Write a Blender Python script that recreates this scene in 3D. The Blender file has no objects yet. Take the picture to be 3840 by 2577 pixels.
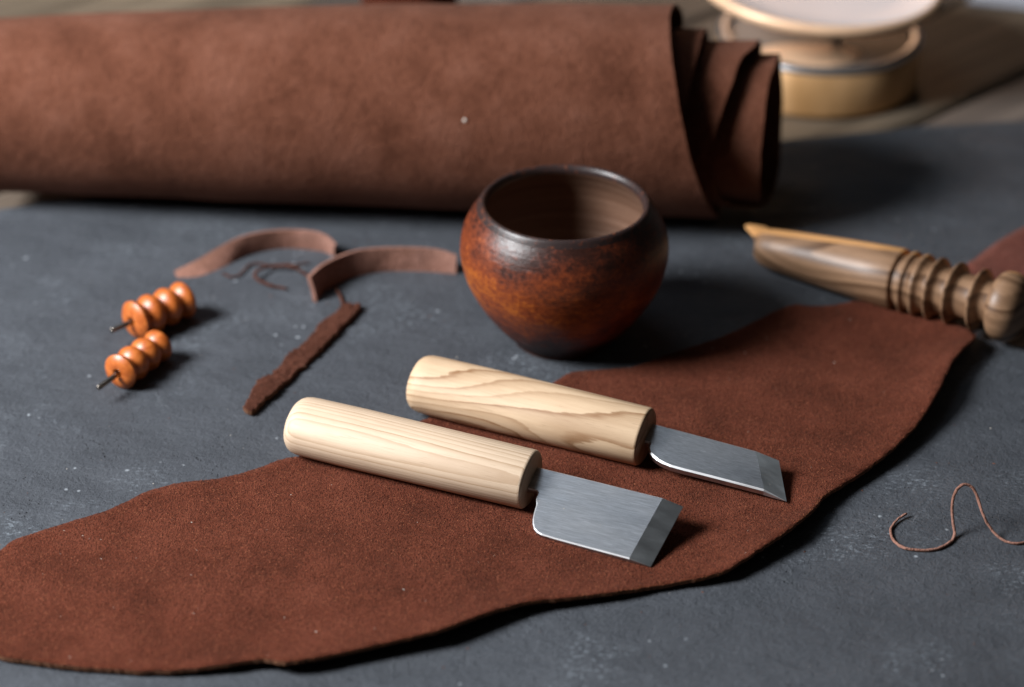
import bpy, bmesh, math, random
from math import sin, cos, pi, radians, sqrt, hypot, exp, atan2
from mathutils import Vector, Matrix, noise as mnoise
from mathutils.geometry import delaunay_2d_cdt
random.seed(7)
scene = bpy.context.scene
COL = scene.collection
S = 0.001                       # the scene is written in millimetres

# ------------------------------------------------------------------ camera
PITCH = radians(30.5); DIST = 1060.0
cam = bpy.data.cameras.new('camera'); cam_o = bpy.data.objects.new('camera', cam); COL.objects.link(cam_o)
cam_o.location = (0, -DIST*cos(PITCH)*S, DIST*sin(PITCH)*S)
cam_o.rotation_euler = (pi/2 - PITCH, 0, 0)
cam.lens = 85; cam.sensor_width = 36; cam.clip_start = 0.02; cam.clip_end = 20
cam.dof.use_dof = True; cam.dof.focus_distance = 0.948; cam.dof.aperture_fstop = 5.0; cam.dof.aperture_blades = 0
scene.camera = cam_o

# ------------------------------------------------------------------ light
world = bpy.data.worlds.new('World'); scene.world = world; world.use_nodes = True
bg = world.node_tree.nodes['Background']; bg.inputs[0].default_value = (1.0, 0.93, 0.88, 1); bg.inputs[1].default_value = 0.020
scene.view_settings.view_transform = 'Standard'; scene.view_settings.look = 'None'
scene.view_settings.exposure = 0.0; scene.view_settings.gamma = 1.0
def area(name, loc, target, sx, sy, watts, color):
    l = bpy.data.lights.new(name, 'AREA'); l.shape = 'RECTANGLE'; l.size = sx; l.size_y = sy; l.energy = watts; l.color = color
    o = bpy.data.objects.new(name, l); COL.objects.link(o); o.location = loc
    o.rotation_euler = (Vector(target) - Vector(loc)).to_track_quat('-Z', 'Y').to_euler(); return o
area('window_light', (-0.93, -0.24, 0.76), (0.02, 0, 0), 0.40, 0.46, 35, (0.97, 0.98, 1.0))
area('warm_lamp', (0.22, 1.15, 0.30), (0.17, 0.15, 0), 0.22, 0.22, 0.7, (1.0, 0.56, 0.32))
area('added_overhead_fill', (-0.32, 0.62, 1.35), (0, 0.05, 0), 0.7, 0.5, 1.5, (0.80, 0.89, 1.0))  # added softbox, gives the blades something pale to reflect
scene.cycles.use_denoising = True
scene.cycles.max_bounces = 8
# ------------------------------------------------------------------ node helpers
class Mat:
    def __init__(s, name):
        s.m = bpy.data.materials.new(name); s.m.use_nodes = True; s.t = s.m.node_tree
        s.b = s.t.nodes['Principled BSDF']; s.n = s.t.nodes; s.co = None
    def lk(s, a, b): s.t.links.new(a, b)
    def put(s, sock, v):
        if isinstance(v, bpy.types.NodeSocket): s.lk(v, sock)
        else:
            if isinstance(v, (tuple, list)) and sock.type == 'RGBA' and len(v) == 3: v = (*v, 1)
            sock.default_value = v
    def coord(s, scale=(1, 1, 1), rot=(0, 0, 0), loc=(0, 0, 0), src='Object'):
        if s.co is None: s.co = s.n.new('ShaderNodeTexCoord')
        mp = s.n.new('ShaderNodeMapping'); s.lk(s.co.outputs[src], mp.inputs[0])
        mp.inputs['Scale'].default_value = scale; mp.inputs['Rotation'].default_value = rot; mp.inputs['Location'].default_value = loc
        return mp.outputs[0]
    def noise(s, vec, scale, detail=4, rough=0.55, dist=0.0, kind='Fac'):
        x = s.n.new('ShaderNodeTexNoise'); s.lk(vec, x.inputs['Vector']); x.inputs['Scale'].default_value = scale
        x.inputs['Detail'].default_value = detail; x.inputs['Roughness'].default_value = rough; x.inputs['Distortion'].default_value = dist
        return x.outputs[kind]
    def voro(s, vec, scale, feature='F1', rnd=1.0):
        x = s.n.new('ShaderNodeTexVoronoi'); x.feature = feature; s.lk(vec, x.inputs['Vector']); x.inputs['Scale'].default_value = scale
        x.inputs['Randomness'].default_value = rnd; return x.outputs['Distance']
    def wave(s, vec, scale, dist=0.0, dscale=1.0, kind='RINGS', axis='X', detail=2):
        x = s.n.new('ShaderNodeTexWave'); x.wave_type = kind
        if kind == 'RINGS': x.rings_direction = axis
        else: x.bands_direction = axis
        s.lk(vec, x.inputs['Vector']); x.inputs['Scale'].default_value = scale; x.inputs['Distortion'].default_value = dist
        x.inputs['Detail Scale'].default_value = dscale; x.inputs['Detail'].default_value = detail; return x.outputs['Fac']
    def ramp(s, fac, stops, interp='LINEAR'):
        r = s.n.new('ShaderNodeValToRGB'); r.color_ramp.interpolation = interp; s.lk(fac, r.inputs[0]); e = r.color_ramp.elements
        while len(e) < len(stops): e.new(0.5)
        for el, (p, c) in zip(e, stops):
            el.position = p; el.color = (c, c, c, 1) if isinstance(c, (int, float)) else (*c, 1)
        return r.outputs[0]
    def mix(s, fac, a, b, blend='MIX'):
        x = s.n.new('ShaderNodeMix'); x.data_type = 'RGBA'; x.blend_type = blend; x.clamp_factor = True
        s.put(x.inputs[0], fac); s.put(x.inputs[6], a); s.put(x.inputs[7], b); return x.outputs[2]
    def math(s, op, a, b=0.0, c=0.0):
        x = s.n.new('ShaderNodeMath'); x.operation = op
        s.put(x.inputs[0], a); s.put(x.inputs[1], b); s.put(x.inputs[2], c); return x.outputs[0]
    def sep(s, vec):
        x = s.n.new('ShaderNodeSeparateXYZ'); s.lk(vec, x.inputs[0]); return x.outputs
    def vadd(s, a, b):
        x = s.n.new('ShaderNodeVectorMath'); x.operation = 'ADD'; s.put(x.inputs[0], a); s.put(x.inputs[1], b); return x.outputs[0]
    def vscale(s, a, k):
        x = s.n.new('ShaderNodeVectorMath'); x.operation = 'SCALE'; s.put(x.inputs[0], a); x.inputs['Scale'].default_value = k; return x.outputs[0]
    def bump(s, h, dist, strength=1.0, normal=None):
        x = s.n.new('ShaderNodeBump'); x.inputs['Strength'].default_value = strength; x.inputs['Distance'].default_value = dist
        s.lk(h, x.inputs['Height'])
        if normal is not None: s.lk(normal, x.inputs['Normal'])
        return x.outputs[0]
    def set(s, **k):
        names = {'color': 'Base Color', 'rough': 'Roughness', 'metal': 'Metallic', 'normal': 'Normal', 'spec': 'Specular IOR Level',
                 'coat': 'Coat Weight', 'coat_rough': 'Coat Roughness', 'sheen': 'Sheen Weight', 'sheen_rough': 'Sheen Roughness',
                 'sheen_tint': 'Sheen Tint', 'aniso': 'Anisotropic', 'tangent': 'Tangent', 'aniso_rot': 'Anisotropic Rotation', 'trans': 'Transmission Weight', 'ior': 'IOR'}
        for a, v in k.items(): s.put(s.b.inputs[names[a]], v)
        return s.m

# ------------------------------------------------------------------ mesh helpers (millimetres in, metres out)
def mesh_obj(name, verts, faces, mat, parent=None, smooth=True, origin=(0, 0, 0), mats=None, fmat=None):
    me = bpy.data.meshes.new(name); ox, oy, oz = origin
    me.from_pydata([((x-ox)*S, (y-oy)*S, (z-oz)*S) for x, y, z in verts], [], faces); me.update()
    bm = bmesh.new(); bm.from_mesh(me); bmesh.ops.recalc_face_normals(bm, faces=bm.faces); bm.to_mesh(me); bm.free()
    if mat: me.materials.append(mat)
    for m in (mats or []): me.materials.append(m)
    if fmat: me.polygons.foreach_set('material_index', fmat)
    if smooth: me.polygons.foreach_set('use_smooth', [True]*len(me.polygons))
    o = bpy.data.objects.new(name, me); COL.objects.link(o)
    if parent: o.parent = parent
    else: o.location = (ox*S, oy*S, oz*S)
    return o
def tag(o, label, cat, group=None):
    o['label'] = label; o['category'] = cat
    if group: o['group'] = group
    return o
def thing(name, label, cat, loc, rz=0.0, group=None):
    o = bpy.data.objects.new(name, None); o.empty_display_size = 0.01; COL.objects.link(o)
    o.location = tuple(v*S for v in loc); o.rotation_euler = (0, 0, rz); return tag(o, label, cat, group)
def sharp(o, ang=35):
    me = o.data; bm = bmesh.new(); bm.from_mesh(me); a = radians(ang)
    for e in bm.edges:
        if len(e.link_faces) == 2 and e.calc_face_angle(0) > a: e.smooth = False
    bm.to_mesh(me); bm.free(); return o
def tube_rings(rings, cap0=True, cap1=True, closed=True):
    """rings: list of equal-length point loops"""
    n = len(rings[0]); V = [p for r in rings for p in r]; F = []
    for i in range(len(rings)-1):
        for j in range(n if closed else n-1):
            k = (j+1) % n; F.append((i*n+j, i*n+k, (i+1)*n+k, (i+1)*n+j))
    if cap0: F.append(tuple(range(n-1, -1, -1)))
    if cap1: F.append(tuple(range((len(rings)-1)*n, len(rings)*n)))
    return V, F
def lathe_z(prof, seg=96, wob=0.0):
    R = []
    for r, z in prof:
        R.append([((r+wob*sin(2*a+z*.05))*cos(a), (r+wob*cos(3*a))*sin(a), z) for a in (2*pi*k/seg for k in range(seg))])
    return R
def lathe_x(prof, seg=48, dy=0, dz=0):
    return [[(x, dy+r*cos(a), dz+r*sin(a)) for a in (2*pi*k/seg for k in range(seg))] for x, r in prof]
def catmull(pts, n):
    P = [Vector(p) for p in pts]; P = [2*P[0]-P[1]] + P + [2*P[-1]-P[-2]]; out = []
    for i in range(1, len(P)-2):
        for k in range(n):
            t = k/n; a, b, c, d = P[i-1:i+3]
            out.append(0.5*((2*b)+(-a+c)*t+(2*a-5*b+4*c-d)*t*t+(-a+3*b-3*c+d)*t**3))
    out.append(P[-2]); return out
def interp(x, keys):
    if x <= keys[0][0]: return keys[0][1]
    for (a, va), (b, vb) in zip(keys, keys[1:]):
        if x <= b:
            t = (x-a)/(b-a); t = t*t*(3-2*t); return va+(vb-va)*t
    return keys[-1][1]
def spline(x, keys):
    if x <= keys[0][0]: return keys[0][1]
    for i in range(len(keys)-1):
        if x <= keys[i+1][0]:
            (x0, y0), (x1, y1) = keys[i], keys[i+1]; h = x1-x0
            def sl(j):
                if j <= 0 or j >= len(keys)-1: return 0.0
                a = (keys[j][1]-keys[j-1][1])/(keys[j][0]-keys[j-1][0]); b = (keys[j+1][1]-keys[j][1])/(keys[j+1][0]-keys[j][0])
                return 0.0 if a*b <= 0 else 2*a*b/(a+b)
            t = (x-x0)/h; m0 = sl(i)*h; m1 = sl(i+1)*h
            return (2*t**3-3*t*t+1)*y0+(t**3-2*t*t+t)*m0+(-2*t**3+3*t*t)*y1+(t**3-t*t)*m1
    return keys[-1][1]
def nz(x, y, z=0.0): return mnoise.noise(Vector((x, y, z)))
def sweep(path, rad, seg=10, flat=1.0):
    """round-ish cord along 3-D points"""
    R = []
    for i, p in enumerate(path):
        t = (path[min(i+1, len(path)-1)]-path[max(i-1, 0)]).normalized()
        s_ = t.cross(Vector((0, 0, 1)))
        s_ = s_.normalized() if s_.length > 1e-4 else Vector((1, 0, 0))
        u_ = s_.cross(t); r = rad(i/(len(path)-1)) if callable(rad) else rad
        R.append([tuple(p + s_*cos(a)*r + u_*sin(a)*r*flat) for a in (2*pi*k/seg for k in range(seg))])
    return tube_rings(R)
# traced outlines, millimetres on the table
HIDE = [(-204.5, -163.2, 2.2), (-195.2, -158.9, 2.2), (-191.3, -152.6, 2.5), (-182.2, -146.8, 2.5), (-171.5, -139.8, 2.2), (-158.8, -133.2, 2.2), (-151.2, -126.3, 2.2), (-145.2, -120.1, 2.2), (-137.9, -115.5, 2.2), (-130.5, -112.3, 2.2), (-123.6, -111.1, 2.2), (-116.8, -109.8, 2.2), (-108.4, -106.0, 2.2), (-101.7, -102.2, 2.2), (-93.4, -96.5, 2.2), (-84.8, -93.2, 2.2), (-65.7, -86.0, 2.2), (-48.3, -75.1, 2.2), (-36.9, -66.7, 2.2), (-30.6, -61.2, 2.2), (-21.6, -59.2, 2.2), (-7.0, -56.4, 2.2), (5.9, -47.7, 2.2), (19.0, -35.3, 2.2), (22.8, -30.3, 2.2), (27.6, -27.4, 2.2), (37.9, -26.3, 2.2), (51.2, -23.8, 2.2), (58.9, -19.9, 2.5), (66.7, -14.8, 3.0), (82.5, -5.5, 3.0), (92.6, 1.0, 3.0), (102.9, 9.8, 3.0), (115.6, 21.8, 3.0), (124.1, 28.2, 3.0), (128.1, 29.4, 3.0), (135.8, 27.8, 3.0), (143.7, 28.2, 3.0), (153.9, 31.4, 3.0), (167.6, 30.6, 3.0), (181.8, 20.6, 3.5), (195.3, 8.2, 5.0), (201.5, -6.5, 8.0), (194.5, -18.3, 9.0), (187.9, -30.1, 9.5), (183.6, -40.2, 9.5), (178.9, -52.6, 9.5), (175.0, -60.4, 9.0), (170.5, -69.1, 8.0), (165.4, -77.6, 7.0), (154.5, -92.6, 6.0), (144.3, -103.9, 5.0), (136.2, -112.6, 4.5), (128.2, -120.9, 5.0), (122.1, -128.1, 7.0), (118.9, -133.9, 8.0), (115.6, -140.0, 8.5), (107.8, -151.1, 8.0), (98.6, -159.9, 7.0), (87.8, -169.9, 6.0), (80.8, -175.7, 5.5), (74.1, -178.2, 4.5), (62.5, -181.1, 4.0), (50.9, -183.9, 4.0), (37.7, -188.6, 4.5), (19.7, -192.7, 4.5), (5.2, -196.5, 5.5), (-10.8, -205.9, 7.0), (-26.5, -216.0, 7.5), (-42.1, -220.9, 6.5), (-60.6, -227.3, 6.0), (-72.7, -231.5, 6.5), (-80.5, -232.4, 6.0), (-88.5, -229.6, 5.0), (-94.8, -230.0, 4.5), (-100.8, -231.7, 4.5), (-119.4, -233.5, 3.0), (-138.1, -232.9, 2.5), (-158.8, -230.4, 2.5), (-173.3, -227.4, 2.5), (-183.2, -224.9, 2.5), (-194.0, -217.7, 2.5), (-207.2, -191.0, 2.2)]
STRIP_A_LOW = [(-153.9, 59.5, 0.0), (-143.6, 61.2, 0.0), (-132.9, 70.5, 0.0), (-122.0, 82.4, 0.0), (-106.5, 88.0, 0.0), (-90.2, 85.4, 0.0), (-83.1, 80.3, 0.0)]
STRIP_A_UP = [(-155.7, 64.4, 1.0), (-145.2, 69.9, 4.0), (-132.8, 78.3, 8.0), (-120.8, 84.2, 9.5), (-106.0, 87.7, 9.5), (-90.2, 84.6, 9.5), (-82.5, 78.0, 7.0)]
STRIP_B_LOW = [(-88.1, 36.7, 0.0), (-85.4, 47.2, 0.0), (-78.9, 55.0, 0.0), (-72.8, 60.0, 0.0), (-61.1, 65.0, 0.0), (-49.4, 65.8, 0.0), (-37.4, 65.0, 0.0), (-25.7, 62.9, 0.0)]
STRIP_B_UP = [(-90.7, 39.1, 12.0), (-85.7, 49.3, 12.0), (-78.4, 57.7, 12.0), (-68.6, 64.0, 12.0), (-57.0, 66.6, 11.5), (-45.1, 66.6, 11.5), (-33.9, 66.8, 10.5), (-25.6, 63.6, 9.0)]
SUEDE = [(-76.3, 30.5, 2.2), (-78.9, 22.0, 2.2), (-85.2, 14.4, 2.2), (-87.0, 6.9, 2.2), (-90.7, -3.5, 2.2), (-94.8, -9.4, 2.2), (-97.4, -13.8, 2.2), (-99.6, -22.4, 2.2), (-103.4, -29.5, 2.2), (-107.4, -33.7, 2.2), (-109.7, -40.7, 2.2), (-110.4, -48.9, 2.2), (-112.1, -57.1, 2.2), (-108.6, -60.4, 2.2), (-105.0, -53.0, 2.2), (-100.6, -46.2, 2.2), (-96.3, -36.5, 2.2), (-90.7, -23.8, 2.2), (-85.5, -13.8, 2.2), (-80.4, -2.1, 2.2), (-74.4, 11.4, 2.2), (-67.8, 29.0, 2.2), (-69.5, 31.3, 2.2), (-74.1, 32.1, 2.2)]
SHRED1 = [(-133.1, 62.2, 1.0), (-129.2, 58.6, 1.0), (-125.4, 60.5, 1.0), (-122.3, 68.7, 1.0), (-118.6, 72.0, 1.0), (-112.8, 69.6, 1.0), (-105.0, 70.4, 1.0), (-99.4, 70.4, 1.0), (-94.4, 72.9, 1.0)]
SHRED2 = [(-102.4, 48.3, 0.6), (-107.2, 49.2, 1.0), (-112.7, 50.6, 2.0), (-116.8, 53.7, 3.0), (-117.7, 58.5, 3.0), (-115.3, 62.6, 3.0), (-110.9, 66.6, 2.0), (-104.5, 65.4, 3.0), (-99.6, 63.4, 3.0), (-96.3, 61.2, 2.0), (-93.0, 58.9, 1.0)]
SHRED3 = [(-81.5, 50.0, 1.0), (-78.3, 42.9, 1.0), (-76.2, 33.4, 1.0)]
CORD = [(154.1, -133.4, 1.5), (149.8, -137.2, 1.0), (146.9, -142.7, 0.7), (146.6, -148.9, 0.7), (149.0, -154.4, 0.7), (154.6, -156.8, 0.7), (161.3, -156.5, 0.7), (167.3, -152.7, 0.7), (170.7, -147.6, 1.0), (170.3, -143.9, 5.0), (170.0, -140.7, 10.0), (171.6, -136.7, 14.0), (174.7, -134.8, 16.0), (178.0, -135.1, 15.0), (180.1, -137.6, 12.0), (181.6, -142.9, 8.0), (184.9, -146.3, 3.0), (188.9, -150.1, 0.7), (193.9, -152.4, 0.7), (201.1, -150.1, 0.7)]
SIDE = [(209.9, 66.8, 2.0), (215.1, 73.6, 2.0), (221.6, 82.1, 2.5), (230.3, 91.6, 3.0), (244.0, 104.4, 3.0), (263.1, 116.6, 3.0), (277.5, 85.5, 3.0), (260.7, 43.5, 3.0), (242.5, 31.4, 3.0), (223.9, 37.1, 2.0), (212.1, 49.3, 2.0)]
# ------------------------------------------------------------------ materials
def suede(name, dark, mid, light, grain=1.0, sheen=0.25, bumpk=1.0, k=1.0):
    m = Mat(name); c = m.coord()
    big = m.noise(c, 34, 5, 0.6); med = m.noise(c, 210, 4, 0.65, 0.6)
    wv = m.vadd(c, m.vscale(m.noise(c, 500, 2, 0.5, 0, 'Color'), 0.0016))
    nap = m.noise(wv, 900*grain, 5, 0.80); fib = m.voro(m.coord((1, 0.5, 1), (0, 0, 0.6)), 1500*grain)
    h = m.math('ADD', m.math('MULTIPLY', nap, 1.0), m.math('MULTIPLY', fib, 0.45))
    f = m.math('ADD', m.math('MULTIPLY', big, 0.70), m.math('MULTIPLY', med, 0.30))
    col = m.ramp(f, [(0.36, dark), (0.5, mid), (0.66, light)])
    col = m.mix(m.ramp(h, [(0.50, 0.75*k), (0.70, 0.0)]), col, tuple(v*0.42 for v in dark))
    col = m.mix(m.ramp(nap, [(0.55, 0.0), (0.72, 0.60*k)]), col, tuple(min(1, v*1.55) for v in light))
    n1 = m.bump(big, 0.004, 0.5); n2 = m.bump(med, 0.0009, 0.8, n1); n3 = m.bump(h, 0.0006*bumpk, 1.0, n2)
    return m.set(color=col, rough=0.92, spec=0.08, normal=n3, sheen=sheen, sheen_rough=0.5, sheen_tint=(1.0, 0.62, 0.50))
M_hide = suede('suede_hide', (0.078, 0.0190, 0.0090), (0.120, 0.0302, 0.0152), (0.160, 0.044, 0.024), 1.0, 0.06, 1.6, 1.0)
M_roll = suede('suede_roll', (0.082, 0.028, 0.0150), (0.128, 0.047, 0.027), (0.166, 0.067, 0.042), 0.6, 0.08, 0.8, 0.5)
M_strip = suede('suede_strip', (0.20, 0.095, 0.066), (0.30, 0.150, 0.112), (0.37, 0.200, 0.155), 1.0, 0.15, 0.8)
M_rough = suede('suede_rough', (0.085, 0.028, 0.016), (0.125, 0.043, 0.026), (0.18, 0.068, 0.043), 0.9, 0.05, 4.0, 1.2)
M_side = suede('suede_red', (0.10, 0.030, 0.022), (0.14, 0.042, 0.030), (0.18, 0.060, 0.045), 0.8, 0.1)
def edge_mat():
    m = Mat('leather_cut_edge'); c = m.coord(); n = m.noise(c, 1800, 4, 0.7)
    return m.set(color=m.ramp(n, [(0.35, (0.06, 0.022, 0.010)), (0.6, (0.22, 0.092, 0.040))]), rough=0.95, normal=m.bump(n, 0.0006, 1.0))
M_edge = edge_mat()

def slate():
    m = Mat('dark_plaster_board'); c = m.coord()
    warp = m.vadd(c, m.vscale(m.noise(c, 12, 3, 0.5, 0, 'Color'), 0.02))
    big = m.noise(warp, 9, 6, 0.6); med = m.noise(warp, 60, 6, 0.62, 0.5)
    st = m.noise(m.vadd(m.coord((1.0, 2.2, 1), (0, 0, -0.55)), m.vscale(m.noise(c, 22, 2, 0.5, 0, 'Color'), 0.02)), 26, 5, 0.55, 0.0)
    fine = m.noise(c, 750, 5, 0.7); pit = m.voro(warp, 420); pitn = m.noise(c, 45, 3, 0.5)
    pitv = m.math('ADD', pit, m.math('MULTIPLY', m.math('SUBTRACT', med, 0.5), 0.5)); pits = m.math('MULTIPLY', m.ramp(pitv, [(0.04, 1.0), (0.16, 0.0)]), m.ramp(pitn, [(0.50, 0.0), (0.66, 1.0)]))
    crk = m.voro(m.vadd(c, m.vscale(m.noise(c, 40, 4, 0.6, 0, 'Color'), 0.035)), 5.5, 'DISTANCE_TO_EDGE')
    crk = m.math('MULTIPLY', m.ramp(crk, [(0.0, 1.0), (0.006, 0.0)]), m.ramp(m.noise(c, 16, 2, 0.5), [(0.47, 0.0), (0.60, 1.0)]))
    col = m.ramp(m.math('ADD', m.math('MULTIPLY', big, 0.5), m.math('MULTIPLY', st, 0.5)), [(0.34, (0.054, 0.060, 0.070)), (0.5, (0.066, 0.073, 0.085)), (0.66, (0.082, 0.090, 0.104))])
    col = m.mix(m.ramp(fine, [(0.35, 0.55), (0.6, 0.0)]), col, (0.035, 0.039, 0.046))
    # chalky scuffs and pale flecks
    sc = m.math('MULTIPLY', m.ramp(m.noise(m.coord((1, 2.0, 1), (0, 0, 0.25)), 330, 5, 0.8), [(0.53, 0.0), (0.64, 1.0)]), m.ramp(m.noise(c, 17, 3, 0.6), [(0.54, 0.0), (0.64, 0.9)]))
    col = m.mix(m.math('MULTIPLY', sc, 0.75), col, (0.27, 0.31, 0.35))
    fl = m.math('MULTIPLY', m.ramp(m.voro(warp, 150), [(0.07, 1.0), (0.15, 0.0)]), m.ramp(m.noise(c, 24, 3, 0.55), [(0.55, 0.0), (0.62, 1.0)]))
    col = m.mix(m.math('MULTIPLY', fl, 0.8), col, (0.42, 0.46, 0.50))
    col = m.mix(m.math('MULTIPLY', pits, 0.8), col, (0.018, 0.02, 0.024))
    col = m.mix(m.math('MULTIPLY', crk, 0.22), col, (0.13, 0.145, 0.16))
    n = m.bump(big, 0.008, 0.35); n = m.bump(st, 0.0036, 0.7, n); n = m.bump(med, 0.0012, 0.55, n)
    n = m.bump(crk, 0.0004, 0.6, n); n = m.bump(m.noise(warp, 260, 3, 0.6), 0.0007, 0.7, n); n = m.bump(fine, 0.0005, 1.0, n); n = m.bump(m.math('SUBTRACT', 1.0, pits), 0.0010, 1.0, n)
    return m.set(color=col, rough=m.ramp(med, [(0.3, 0.55), (0.7, 0.72)]), spec=0.30, normal=n)
M_slate = slate()

def ash(name, endx, nscale, namt, gvec, stretch, light, dark, contrast, loc=(0, 0, 0)):
    """growth rings as contours of a slowly varying field, long pores and flecks along the blank"""
    m = Mat(name); o = m.sep(m.coord())
    fld = m.math('MULTIPLY', m.noise(m.coord((stretch, 1, 1), loc=loc), nscale, 1.0, 0.4), namt)
    for q, g in enumerate(gvec): fld = m.math('ADD', fld, m.math('MULTIPLY', o[q], g))
    wig = m.noise(m.coord((0.10, 1, 1)), 330, 4, 0.6); fld = m.math('ADD', fld, m.math('MULTIPLY', wig, 0.55))
    fr = m.math('FRACT', fld); idn = m.math('FRACT', m.math('MULTIPLY', m.math('FLOOR', fld), 0.377))
    pore = m.noise(m.coord((0.035, 1, 1)), 2400, 3, 0.65); soft = m.noise(m.coord((0.08, 1, 1)), 420, 4, 0.6); cloud = m.noise(m.coord((0.4, 1, 1)), 60, 3, 0.5)
    mid = tuple((a+b)/2 for a, b in zip(light, dark))
    rr = m.ramp(fr, [(0.0, 0.0), (0.30, 0.06), (0.72, 0.42), (0.90, 1.0), (0.97, 0.85), (1.0, 0.0)])
    rr = m.math('MULTIPLY', rr, m.math('MULTIPLY', m.math('ADD', m.math('MULTIPLY', idn, 0.7), 0.5), contrast))
    col = m.mix(rr, light, dark)
    col = m.mix(m.ramp(soft, [(0.40, 0.0), (0.70, 0.42)]), col, mid)
    col = m.mix(m.ramp(cloud, [(0.45, 0.0), (0.7, 0.25)]), col, dark)
    col = m.mix(m.ramp(pore, [(0.58, 0.0), (0.70, 0.30)]), col, tuple(v*0.62 for v in dark))
    col = m.mix(m.math('MULTIPLY', m.math('GREATER_THAN', o[0], endx), 0.5), col, tuple(v*0.55 for v in dark))
    n = m.bump(pore, 0.00008, 0.8)
    return m.set(color=col, rough=m.ramp(pore, [(0.3, 0.48), (0.7, 0.60)]), spec=0.38, normal=n)
M_ash = ash('ash_wood_straight', 0.1050, 30, 0.6, (3, 620, -480), 0.10, (0.66, 0.515, 0.375), (0.40, 0.262, 0.160), 0.95)
M_ash2 = ash('ash_wood_figured', 0.1034, 30, 15.0, (10, 150, 130), 0.24, (0.63, 0.460, 0.300), (0.28, 0.150, 0.072), 1.0, (0.013, 0.02, 0.007))

def steel(name, col, rough, k=1.0, line=0.5):
    m = Mat(name); a = m.noise(m.coord((0.040, 1, 1)), 3200, 4, 0.7); b = m.noise(m.coord((0.3, 1, 1)), 120, 4, 0.6)
    d = m.noise(m.coord((0.10, 1, 1), (0, 0, 0.09)), 1500, 2, 0.5)
    cc = m.mix(m.ramp(a, [(0.36, 0.0), (0.64, 1.0)]), tuple(v*(1-.5*line) for v in col), tuple(min(1, v*(1+.4*line)) for v in col))
    cc = m.mix(m.ramp(b, [(0.4, 0.0), (0.65, 0.25)]), cc, tuple(v*0.7 for v in col))
    cc = m.mix(m.ramp(d, [(0.68, 0.0), (0.72, 0.7*line)]), cc, (0.95, 0.96, 1.0))
    r = m.math('ADD', m.ramp(b, [(0.3, rough*0.85), (0.7, rough*1.15)]), 0.0)
    return m.set(color=cc, metal=1.0, rough=r, normal=m.bump(a, 0.00003*k, 0.6))
M_steel = steel('brushed_steel', (0.50, 0.515, 0.54), 0.36, 1.2, 0.5)
M_bevel = steel('ground_steel_bevel', (0.42, 0.445, 0.46), 0.40, 0.25, 0.12)
M_bevel_lit = steel('ground_steel_bevel_lit', (0.62, 0.67, 0.70), 0.52, 0.25, 0.10)  # same bevel steel, coloured lighter to stand for a brighter reflection
M_arris = steel('polished_steel_edge', (0.9, 0.92, 0.94), 0.50, 0.2, 0.1)
M_shank = steel('dull_steel_shank', (0.26, 0.23, 0.20), 0.30, 0.3, 0.2)

def clay():
    m = Mat('smoked_redware_glaze'); c = m.coord(); z = m.sep(c)[2]
    n1 = m.noise(m.coord((1, 1, 1.5)), 42, 5, 0.65); n2 = m.noise(m.coord((1, 1, 1.3)), 380, 5, 0.75); n3 = m.noise(c, 1300, 3, 0.7)
    streak = m.noise(m.coord((0.25, 0.25, 3)), 60, 4, 0.6)
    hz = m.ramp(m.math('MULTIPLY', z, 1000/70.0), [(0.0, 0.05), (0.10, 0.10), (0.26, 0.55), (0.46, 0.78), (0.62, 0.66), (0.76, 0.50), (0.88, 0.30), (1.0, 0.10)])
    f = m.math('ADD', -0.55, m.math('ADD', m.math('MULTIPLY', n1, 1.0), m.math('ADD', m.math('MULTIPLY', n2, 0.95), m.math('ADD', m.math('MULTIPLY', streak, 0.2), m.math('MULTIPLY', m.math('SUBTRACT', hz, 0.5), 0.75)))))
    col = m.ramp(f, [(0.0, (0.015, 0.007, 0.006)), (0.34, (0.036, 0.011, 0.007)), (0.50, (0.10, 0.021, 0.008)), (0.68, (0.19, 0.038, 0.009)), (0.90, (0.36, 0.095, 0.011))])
    col = m.mix(m.ramp(n3, [(0.64, 0.0), (0.74, 0.3)]), col, (0.30, 0.08, 0.03))
    n = m.bump(streak, 0.0008, 0.5); n = m.bump(n2, 0.0003, 0.5, n)
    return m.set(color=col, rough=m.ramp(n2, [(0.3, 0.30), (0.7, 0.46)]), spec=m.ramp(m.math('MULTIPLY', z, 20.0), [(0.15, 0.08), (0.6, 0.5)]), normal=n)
M_clay = clay()
def clay_in():
    m = Mat('bare_clay_inside'); st = m.noise(m.coord((0.10, 0.10, 4)), 110, 4, 0.6); n = m.noise(m.coord(), 300, 3, 0.6)
    col = m.mix(m.ramp(st, [(0.3, 0.0), (0.7, 1.0)]), (0.115, 0.056, 0.032), (0.19, 0.105, 0.068))
    return m.set(color=col, rough=0.62, spec=0.4, normal=m.bump(st, 0.0010, 0.4, m.bump(n, 0.0003, 0.5)))
M_clay_in = clay_in()
def clay_rim():
    m = Mat('worn_rim_glaze'); n = m.noise(m.coord(), 420, 4, 0.7)
    col = m.ramp(n, [(0.54, (0.028, 0.017, 0.016)), (0.64, (0.075, 0.025, 0.015)), (0.74, (0.24, 0.08, 0.035))])
    return m.set(color=col, rough=0.38, spec=0.5, normal=m.bump(n, 0.0003, 0.4))
M_clay_rim = clay_rim()

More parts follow.
